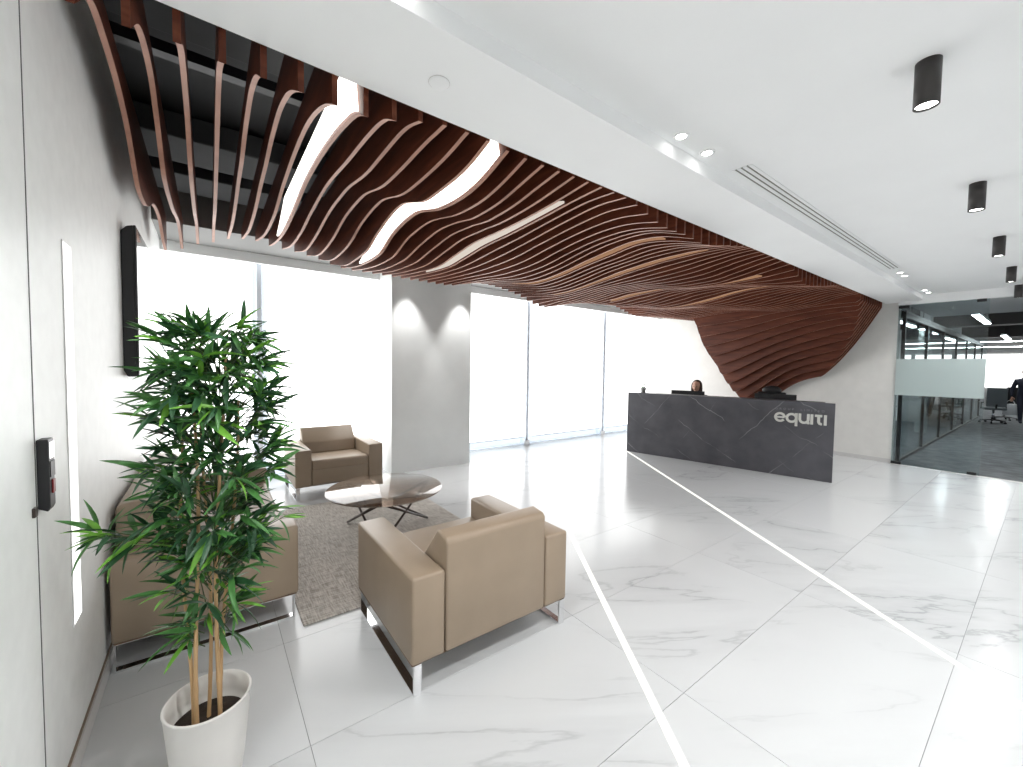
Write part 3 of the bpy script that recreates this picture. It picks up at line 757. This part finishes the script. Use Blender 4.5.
def stroke_mesh(bm, pts, wd, depth, closed=False):
    L_, R_ = ribbon(pts, wd, closed); n = len(pts)
    V = [[bm.verts.new((p.x, y, p.y)) for p in S] for y in (0, -depth) for S in (L_, R_)]
    A, B, Cc, D = V
    rng = range(n if closed else n-1)
    for i in rng:
        j = (i+1) % n
        bm.faces.new((A[i], A[j], B[j], B[i])); bm.faces.new((Cc[i], D[i], D[j], Cc[j]))
        bm.faces.new((A[i], Cc[i], Cc[j], A[j])); bm.faces.new((B[i], B[j], D[j], D[i]))
    if not closed:
        for e in (0, n-1): bm.faces.new((A[e], B[e], D[e], Cc[e]))
def arc(cx_, cy_, rx, ry, a0, a1, n=18): return [(cx_+rx*math.cos(math.radians(a0+(a1-a0)*i/n)), cy_+ry*math.sin(math.radians(a0+(a1-a0)*i/n))) for i in range(n+1)]
XH, SW = .150, .034
r_ = (XH-SW)/2; my = XH/2
def letter(ch, x):
    bm = bmesh.new()
    if ch == 'e':
        stroke_mesh(bm, [(x-r_, my), (x+r_, my)], .026, .008)
        stroke_mesh(bm, arc(x, my, r_, r_, 0, 325, 30), SW, .008)
    if ch == 'q':
        stroke_mesh(bm, arc(x, my, r_, r_, 0, 360, 32)[:-1], SW, .008, True)
        stroke_mesh(bm, [(x+r_, XH), (x+r_, -.045)], SW, .008)
    if ch == 'u':
        q = r_*.88
        stroke_mesh(bm, [(x-q, XH)]+arc(x, SW/2+q, q, q, 180, 360, 16)+[(x+q, XH)], SW, .008)
        stroke_mesh(bm, [(x+q, SW), (x+q, 0)], SW, .008)
    if ch == 'i': stroke_mesh(bm, [(x, XH), (x, 0)], SW, .008)
    if ch == 't':
        stroke_mesh(bm, [(x-.045, XH-SW/2), (x+.040, XH-SW/2)], SW, .008)
        stroke_mesh(bm, [(x, XH-SW)]+[(x, .055)]+arc(x+.034, .050, .034, .034, 180, 280, 8), SW, .008)
    return bm
lx = 2.395
for ch, adv, cxo in (('e', .152, .075), ('q', .152, .070), ('u', .145, .070), ('i', .048, .018), ('t', .105, .050), ('i', .04, .022)):
    o = from_bm('letter', letter(ch, 0), M_silver, desk); o.location = (lx+cxo, -.0005, .815); lx += adv
cu = bpy.data.curves.new('group_text', 'FONT'); cu.body = 'GROUP  LIMITED'; cu.size = .040; cu.extrude = .002; cu.space_character = 1.75
to = bpy.data.objects.new('tmp_text', cu); COL.objects.link(to)
bpy.context.view_layer.update()
me = bpy.data.meshes.new_from_object(to.evaluated_get(bpy.context.evaluated_depsgraph_get())); bpy.data.objects.remove(to)
wdt = max(v.co.x for v in me.vertices)
me.transform(Matrix.Rotation(PI/2, 4, 'X') @ Matrix.Scale(.60/wdt, 4, (1, 0, 0)))
o = link('small_lettering', me, M_dimletter, desk); o.location = (2.405, -.003, 1.005)

DM = Matrix.Translation(DA) @ Matrix.Rotation(RZ, 4, 'Z')
def dloc(x, y, z): return tuple(DM @ Vector((x, y, z)))

def monitor(x0, x1, top, lab):
    t = thing('computer_monitor', lab, 'monitor', dloc((x0+x1)/2, .45, .75), RZ, 'monitors on the reception desk')
    wd = (x1-x0)/2
    box('casing', (-wd, 0, top-.75-.36), (wd, .022, top-.75), M_black, t, .004)
    box('screen', (-wd+.012, .0215, top-.75-.345), (wd-.012, .0235, top-.762), M_screen, t)
    box('stand_neck', (-.03, -.03, .02), (.03, -.002, .24), M_black, t, .004)
    box('stand_foot', (-.12, -.11, 0), (.12, .07, .014), M_black, t, .004)
monitor(.66, 1.25, 1.20, 'black monitor with the receptionist seated behind it')
monitor(2.04, 2.62, 1.215, 'black monitor above the silver name, empty chair behind it')

# orchid
orc = thing('potted_orchid', 'small white potted orchid standing on the reception desk corner', 'potted plant', dloc(.24, .15, 1.138))
lathe('pot', [(0, 0), (.040, 0), (.052, .085), (.054, .09), (.048, .088), (.044, .07), (0, .068)], mat('grey_pot', (.40, .40, .40), .4), orc, 28)
for k in range(5):
    a = k*1.26+.3; v, f = leaf_data(.17, .05, .35, .3)
    me = bpy.data.meshes.new('leaf'); me.from_pydata(v, [], f); me.update()
    o = link('leaf', me, M_leafB, orc, True); o.location = (0, 0, .08); o.rotation_euler = (.45, 0, a)
for sx in (-1, 1):
    bm = bmesh.new(); pts = [Vector((sx*.01, 0, .07)), Vector((sx*.03, 0, .16)), Vector((sx*.07, -.02, .235)), Vector((sx*.12, -.03, .25))]
    for a, b in zip(pts, pts[1:]): bm_rod(bm, a, b, .0045, 6)
    st = from_bm('flower_stem', bm, M_leafB, orc)
    for p in pts[1:]:
        bm = bmesh.new()
        for q in range(5):
            an = q*2*PI/5
            vv = [bm.verts.new(p+Vector((0, -.012, 0))), bm.verts.new(p+Vector((.018*math.cos(an-.5), -.02, .018*math.sin(an-.5)))), bm.verts.new(p+Vector((.03*math.cos(an), -.016, .03*math.sin(an)))), bm.verts.new(p+Vector((.018*math.cos(an+.5), -.02, .018*math.sin(an+.5))))]
            bm.faces.new(vv)
        from_bm('blossom', bm, mat('orchid_white%d%s' % (sx, p.x), (.8, .78, .8), .5), orc)

# ------------------------------------------------------------------ people and chairs
def skin_body(name, verts, edges, radii, m, parent, root=0, sub=2):
    me = bpy.data.meshes.new(name); me.from_pydata(verts, edges, []); me.update()
    o = link(name, me, m, parent)
    sk = o.modifiers.new('skin', 'SKIN'); sk.use_smooth_shade = True
    for i, r in enumerate(radii):
        sv_ = me.skin_vertices[0].data[i]; sv_.radius = (r, r) if not isinstance(r, tuple) else r; sv_.use_root = (i == root)
    sb = o.modifiers.new('sub', 'SUBSURF'); sb.levels = sub; sb.render_levels = sub
    return o

def ellipsoid(name, c, r, m, parent, seg=24, ring=16, fn=None):
    bm = bmesh.new(); bmesh.ops.create_uvsphere(bm, u_segments=seg, v_segments=ring, radius=1)
    for v in bm.verts:
        p = v.co.copy()
        if fn: p = fn(p)
        v.co = Vector((c[0]+p.x*r[0], c[1]+p.y*r[1], c[2]+p.z*r[2]))
    return from_bm(name, bm, m, parent, True)

def hand(parent, base, dirv, m, side=1):
    d = Vector(dirv).normalized(); s_ = d.cross(Vector((0, 0, 1)))
    if s_.length < .1: s_ = Vector((1, 0, 0))
    s_.normalize(); b = Vector(base)
    V = [b, b+d*.04, b+d*.085]; E = [(0, 1), (1, 2)]; Rr = [(.020, .026), (.016, .034), (.013, .034)]
    for k, (o_, L_) in enumerate(((-.027, .06), (-.009, .072), (.009, .068), (.026, .052))):
        i0 = len(V); V += [b+d*.085+s_*o_, b+d*(.085+L_*.5)+s_*o_*1.05+Vector((0, 0, -.006)), b+d*(.085+L_*.9)+s_*o_+Vector((0, 0, -.022))]
        E += [(2, i0), (i0, i0+1), (i0+1, i0+2)]; Rr += [.009, .0085, .007]
    i0 = len(V); V += [b+d*.035+s_*.04*side, b+d*.07+s_*.055*side, b+d*.095+s_*.05*side]; E += [(1, i0), (i0, i0+1), (i0+1, i0+2)]; Rr += [.011, .010, .008]
    return skin_body('hand', [tuple(v) for v in V], E, Rr, m, parent)

def head_parts(parent, c, m, sc=1., face=-1):
    """head facing local -y (face=-1)"""
    def fn(p):
        q = p.copy()
        if q.z < 0: q.x *= 1-.28*(-q.z)**1.4; q.y = q.y*(1-.12*(-q.z)) - .06*(-q.z)
        return q
    h = ellipsoid('head', c, (.072*sc, .092*sc, .112*sc), m, parent, 28, 20, fn)
    for sx in (-1, 1):
        ellipsoid('eye', (c[0]+sx*.029*sc, c[1]-.083*sc, c[2]+.004), (.012*sc, .007*sc, .006*sc), M_black, h, 10, 8)
        ellipsoid('ear', (c[0]+sx*.073*sc, c[1]+.006, c[2]-.006), (.008*sc, .017*sc, .028*sc), m, h, 10, 8)
    ellipsoid('nose', (c[0], c[1]-.093*sc, c[2]-.02*sc), (.011*sc, .016*sc, .024*sc), m, h, 10, 8)
    ellipsoid('mouth', (c[0], c[1]-.084*sc, c[2]-.055*sc), (.022*sc, .008*sc, .006*sc), mat('lips', s2l((150, 70, 65)), .5), h, 10, 8)
    return h

# receptionist, seated facing the lobby (local -y towards the viewer side of the desk)
rc = thing('person', 'person with long brown hair in a dark top seated behind the reception desk', 'person', dloc(.96, .98, 0), RZ)
def seated(parent, top, skin, hz):
    z = hz
    V = [(0, .02, z-.78), (0, .03, z-.55), (0, .02, z-.34), (0, .01, z-.26), (0, -.0, z-.17),
         (-.16, .02, z-.32), (-.22, -.02, z-.58), (-.16, -.26, z-.62), (.16, .02, z-.32), (.22, -.02, z-.58), (.16, -.26, z-.62),
         (-.10, .0, z-.80), (-.11, -.40, z-.78), (-.11, -.42, .10), (.10, .0, z-.80), (.11, -.40, z-.78), (.11, -.42, .10), (-.11, -.50, .05), (.11, -.50, .05)]
    E = [(0, 1), (1, 2), (2, 3), (3, 4), (2, 5), (5, 6), (6, 7), (2, 8), (8, 9), (9, 10), (0, 11), (11, 12), (12, 13), (0, 14), (14, 15), (15, 16), (13, 17), (16, 18)]
    R_ = [.13, .115, .12, .055, .045, .06, .045, .03, .06, .045, .03, .09, .06, .04, .09, .06, .04, .035, .035]
    skin_body('body', V, E, R_, top, parent, 0)
    hand(parent, (-.16, -.27, z-.62), (.1, -1, -.1), skin, 1); hand(parent, (.16, -.27, z-.62), (-.1, -1, -.1), skin, -1)
seated(rc, M_suit, M_skin, 1.385)
hd = head_parts(rc, (0, -.02, 1.265), M_skin, 1.)
def hairfn(p):
    q = p.copy()
    if q.y < -.25 and q.z < .62: q.y = -.25+ (q.y+.25)*.25
    if q.z < 0: q.x *= 1+.12*(-q.z)
    return q
hb_ = bmesh.new()
ellipsoid('hair', (0, .012, 1.29), (.093, .104, .105), M_hair, rc, 32, 22, hairfn)
for sx in (-1, 1):
    ellipsoid('hair_lock', (sx*.078, -.005, 1.20), (.027, .05, .14), M_hair, rc, 16, 14)
ellipsoid('hair_back', (0, .06, 1.20), (.085, .05, .17), M_hair, rc, 20, 14)

def office_chair(lab, loc, rz, seatm, group, tall=.62):
    t = thing('office_chair', lab, 'office chair', loc, rz, group)
    soft(box('seat', (-.24, -.25, .43), (.24, .24, .51), seatm, t, .03, 3))
    prof = [(.20, .55), (.24, .52), (.30, .52+tall), (.27, .55+tall), (.24, .54+tall)]
    soft(prism('backrest', prof, 'x', -.22, .22, seatm, t, .02, 3))
    for sx in (-1, 1):
        soft(box('armrest', (sx*.27-.03, -.15, .64), (sx*.27+.03, .12, .67), M_black, t, .01))
        rod('arm_post', (sx*.27, 0, .45), (sx*.27, 0, .64), .014, M_black, t)
    rod('back_bracket', (0, .20, .44), (0, .27, .62), .025, M_black, t)
    rod('gas_column', (0, 0, .10), (0, 0, .44), .028, M_chrome, t)
    for k in range(5):
        a = k*2*PI/5; e = (.29*math.cos(a), .29*math.sin(a))
        rod('base_spoke', (0, 0, .11), (*e, .075), .02, M_black, t, 10, .014)
        rod('caster', (e[0]-.02*math.sin(a), e[1]+.02*math.cos(a), .03), (e[0]+.02*math.sin(a), e[1]-.02*math.cos(a), .03), .03, M_black, t, 14)
    return t
office_chair('black office chair the receptionist sits on', dloc(.96, 1.02, 0), RZ, M_black, 'chairs behind reception', .42)
rch = office_chair('empty black office chair with headrest behind the second monitor', dloc(2.16, 1.02, 0), RZ, M_black, 'chairs behind reception', .66)
ellipsoid('headrest', (0, .27, 1.235), (.15, .045, .085), M_black, rch, 24, 16)

# ------------------------------------------------------------------ glass partition and the office beyond
GX = 9.55
gp = thing('glass_partition', 'frameless tinted glass panel with a frosted band beside the wall end', 'glass partition', (GX, .64, 0))
box('glass_panel', (0, 0, .008), (.012, 1.02, 2.744), M_ofglass, gp)
box('frosted_band', (-.0015, .0, 1.205), (-.0003, 1.018, 1.822), M_frost, gp)
for y, z in ((.03, 2.70), (.89, 2.69), (.03, .008), (.89, .008)):
    box('patch_fitting', (-.012, y, z), (.024, y+.10 if y < .5 else y+.13, z+.045), M_black, gp, .003)
flo = box('floor_office', (XB, -8, -.1), (40, 6.6, -.001), M_carpet); tag(flo, 'grey office carpet beyond the glass', kind='structure')
tag(box('floor_threshold', (9.5, YBK, -.001), (XB+.02, 1.66, .0008), M_skirt), kind='structure')
tag(box('ceiling_office', (XB+.02, -8, 3.3), (40, 6.6, 3.4), M_officeceil), 'dark exposed office ceiling', kind='structure')
tag(box('ceiling_lobby_edge', (XB+.02, -6, 2.745), (12.0, 1.55, 2.85), mat('edge_ceiling', (.45, .46, .47), .7)), 'grey ceiling strip just beyond the glass', kind='structure')
wf = box('wall_far', (39.9, -8, 0), (40, 6.6, 3.3), M_white); tag(wf, kind='structure')
for k in range(6):
    y0 = -6.6+k*1.95
    wn = thing('window_%d' % (6+k), None, None, (39.85, y0, .7), kind='structure')
    box('pane', (0, 0, 0), (.03, 1.75, 2.1), M_winlit, wn)
    box('frame', (-.03, 1.75, -.1), (.05, 1.95, 2.2), M_white, wn)
# side glazing of the office on the right hand
tag(box('wall_office_side', (XB+.14, 6.5, 0), (40, 6.6, 3.3), M_white), kind='structure')
tag(box('wall_office_right', (XB, -8, 0), (40, -7.9, 3.3), M_white), kind='structure')
# meeting room glazing along the corridor
mr = thing('meeting_room_glazing', 'dark framed glass wall of the meeting rooms along the office corridor', 'glass partition', (9.80, 1.60, 0))
box('head_rail', (0, 0, 2.56), (13.0, .09, 2.68), M_blackm, mr)
box('floor_rail', (0, 0, 0), (13.0, .05, .05), M_blackm, mr)
for k in range(7): box('post', (k*2.1, .0, .05), (k*2.1+.05, .05, 2.56), M_blackm, mr)
for k in range(6): box('glass', (k*2.1+.05, .02, .05), (k*2.1+2.1, .028, 2.56), M_ofglass, mr)
tag(box('wall_office_column', (15.1, 2.0, 0), (15.5, 2.2, 3.3), M_white), 'white square column inside the meeting room', kind='structure')
tag(box('wall_meeting_room', (18.2, 1.75, 0), (18.3, 6.5, 3.3), M_white), kind='structure')
def lin(x0, x1, y0, y1, z, lab, g):
    t = thing('linear_lamp', lab, 'ceiling lamp', ((x0+x1)/2, (y0+y1)/2, z), group=g)
    a, b = (x1-x0)/2, (y1-y0)/2
    box('diffuser', (-a, -b, 0), (a, b, .01), M_oflamp, t); box('body', (-a, -b, .01), (a, b, .07), M_white, t)
    for s in (-.8, .8): rod('hanger', (a*s if a > b else 0, b*s if b > a else 0, .07), (a*s if a > b else 0, b*s if b > a else 0, 3.3-z), .006, M_black, t, 6)
for x0 in (12.3, 19.6): lin(x0, x0+2.4, .95, 1.05, 2.76, 'slim linear lamp hanging lengthwise over the office corridor', 'lengthwise corridor lamps')
for x0, y in ((11.4, 2.05), (14.6, 2.05), (14.6, 3.3), (11.4, 3.3)): lin(x0, x0+2.2, y, y+.09, 2.7, 'slim linear lamp hanging inside the glazed meeting room', 'meeting room lamps')
for x in (25., 30.): lin(x, x+.1, -5, 6, 2.85, 'long linear lamp hanging across the far office', 'crosswise office lamps')
tag(box('ceiling_beam', (16.8, -6, 2.9), (17.3, 6.4, 3.29), M_blackm), 'dark beam running across the office ceiling', 'beam', 'office beams')
tag(box('ceiling_beam', (22.6, -6, 2.9), (23.1, 6.4, 3.29), M_blackm), 'dark beam running across the office ceiling', 'beam', 'office beams')

def odesk(x, y, lab):
    t = thing('office_desk', lab, 'desk', (x, y, 0), group='desks in the far office')
    box('top', (-.7, -.4, .71), (.7, .4, .74), M_white, t)
    for sx in (-.66, .62):
        for sy in (-.36, .32): box('leg', (sx, sy, 0), (sx+.04, sy+.04, .71), M_blackm, t)
    box('privacy_screen', (-.7, -.012, .74), (.7, .012, 1.12), M_mesh, t)
    box('drawer_unit', (.2, -.3, .05), (.58, .3, .62), M_white, t)
odesk(24.5, 2.2, 'white office desk with grey privacy screen near the far office column')
odesk(27.0, .2, 'white office desk with grey privacy screen nearest the far windows')
office_chair('grey mesh office chair in the doorway view of the office', (20.3, 1.15, 0), PI/2+.3, M_mesh, 'chairs in the office', .6)
office_chair('black office chair beside the grey mesh chair', (22.0, 1.0, 0), 2.4, M_black, 'chairs in the office', .6)
office_chair('black office chair behind the white meeting room column', (15.2, 2.9, 0), 2.0, M_black, 'chairs in the office', .5)
cb = thing('storage_cabinet', 'low oak storage cabinet inside the meeting room', 'cabinet', (17.3, 2.02, 0))
box('body', (-.45, -.25, .05), (.45, .25, .85), M_woodc, cb)
for k in (0, 1):
    dr = box('door', (-.455, -.24+.245*k, .08), (-.44, -.005+.245*k, .82), M_woodc, cb, .003)
    box('handle', (-.465, -.04+.06*k-.01, .45), (-.455, -.03+.06*k-.01, .6), M_black, dr)
box('plinth', (-.42, -.22, 0), (.42, .22, .05), M_black, cb)

# person walking in the office with a bag
pw = thing('person', 'person in a dark suit walking through the office carrying a white bag', 'person', (20.9, .56, 0), -1.35)
V = [(0, 0, .92), (0, .0, 1.12), (0, -.01, 1.36), (0, -.01, 1.45), (0, -.02, 1.52),
     (-.18, 0, 1.38), (-.25, .03, 1.10), (-.27, -.04, .86), (.18, 0, 1.38), (.25, -.03, 1.10), (.28, -.08, .88),
     (-.09, 0, .88), (-.10, -.16, .50), (-.10, -.20, .09), (.09, 0, .88), (.10, .10, .50), (.10, .26, .12), (-.10, -.32, .045), (.10, .15, .04)]
E_ = [(0, 1), (1, 2), (2, 3), (3, 4), (2, 5), (5, 6), (6, 7), (2, 8), (8, 9), (9, 10), (0, 11), (11, 12), (12, 13), (0, 14), (14, 15), (15, 16), (13, 17), (16, 18)]
skin_body('body', V, E_, [.14, .135, .14, .06, .05, .07, .052, .036, .07, .052, .036, .095, .068, .045, .095, .068, .045, .038, .038], M_suit, pw, 0)
head_parts(pw, (0, -.03, 1.63), M_skin, 1.)
ellipsoid('hair', (0, .0, 1.665), (.08, .098, .092), M_hair, pw, 24, 16, hairfn)
hand(pw, (-.27, -.05, .86), (0, -.1, -1), M_skin, 1); hand(pw, (.28, -.08, .88), (0, -.1, -1), M_skin, -1)
bag = thing('carrier_bag', 'white carrier bag held by the person walking in the office', 'bag', (20.84, .83, .26))
soft(prism('bag_body', [(-.17, .0), (.17, .0), (.13, .36), (-.13, .36)], 'x', -.07, .07, M_bag, bag, .02, 3))
for sx in (-1, 1):
    bm = bmesh.new()
    P_ = [Vector((sx*.05, .09*math.cos(a), .34+.14*math.sin(a))) for a in [PI*i/8 for i in range(9)]]
    for a, b in zip(P_, P_[1:]): bm_rod(bm, a, b, .007, 6)
    from_bm('bag_handle', bm, M_bag, bag)
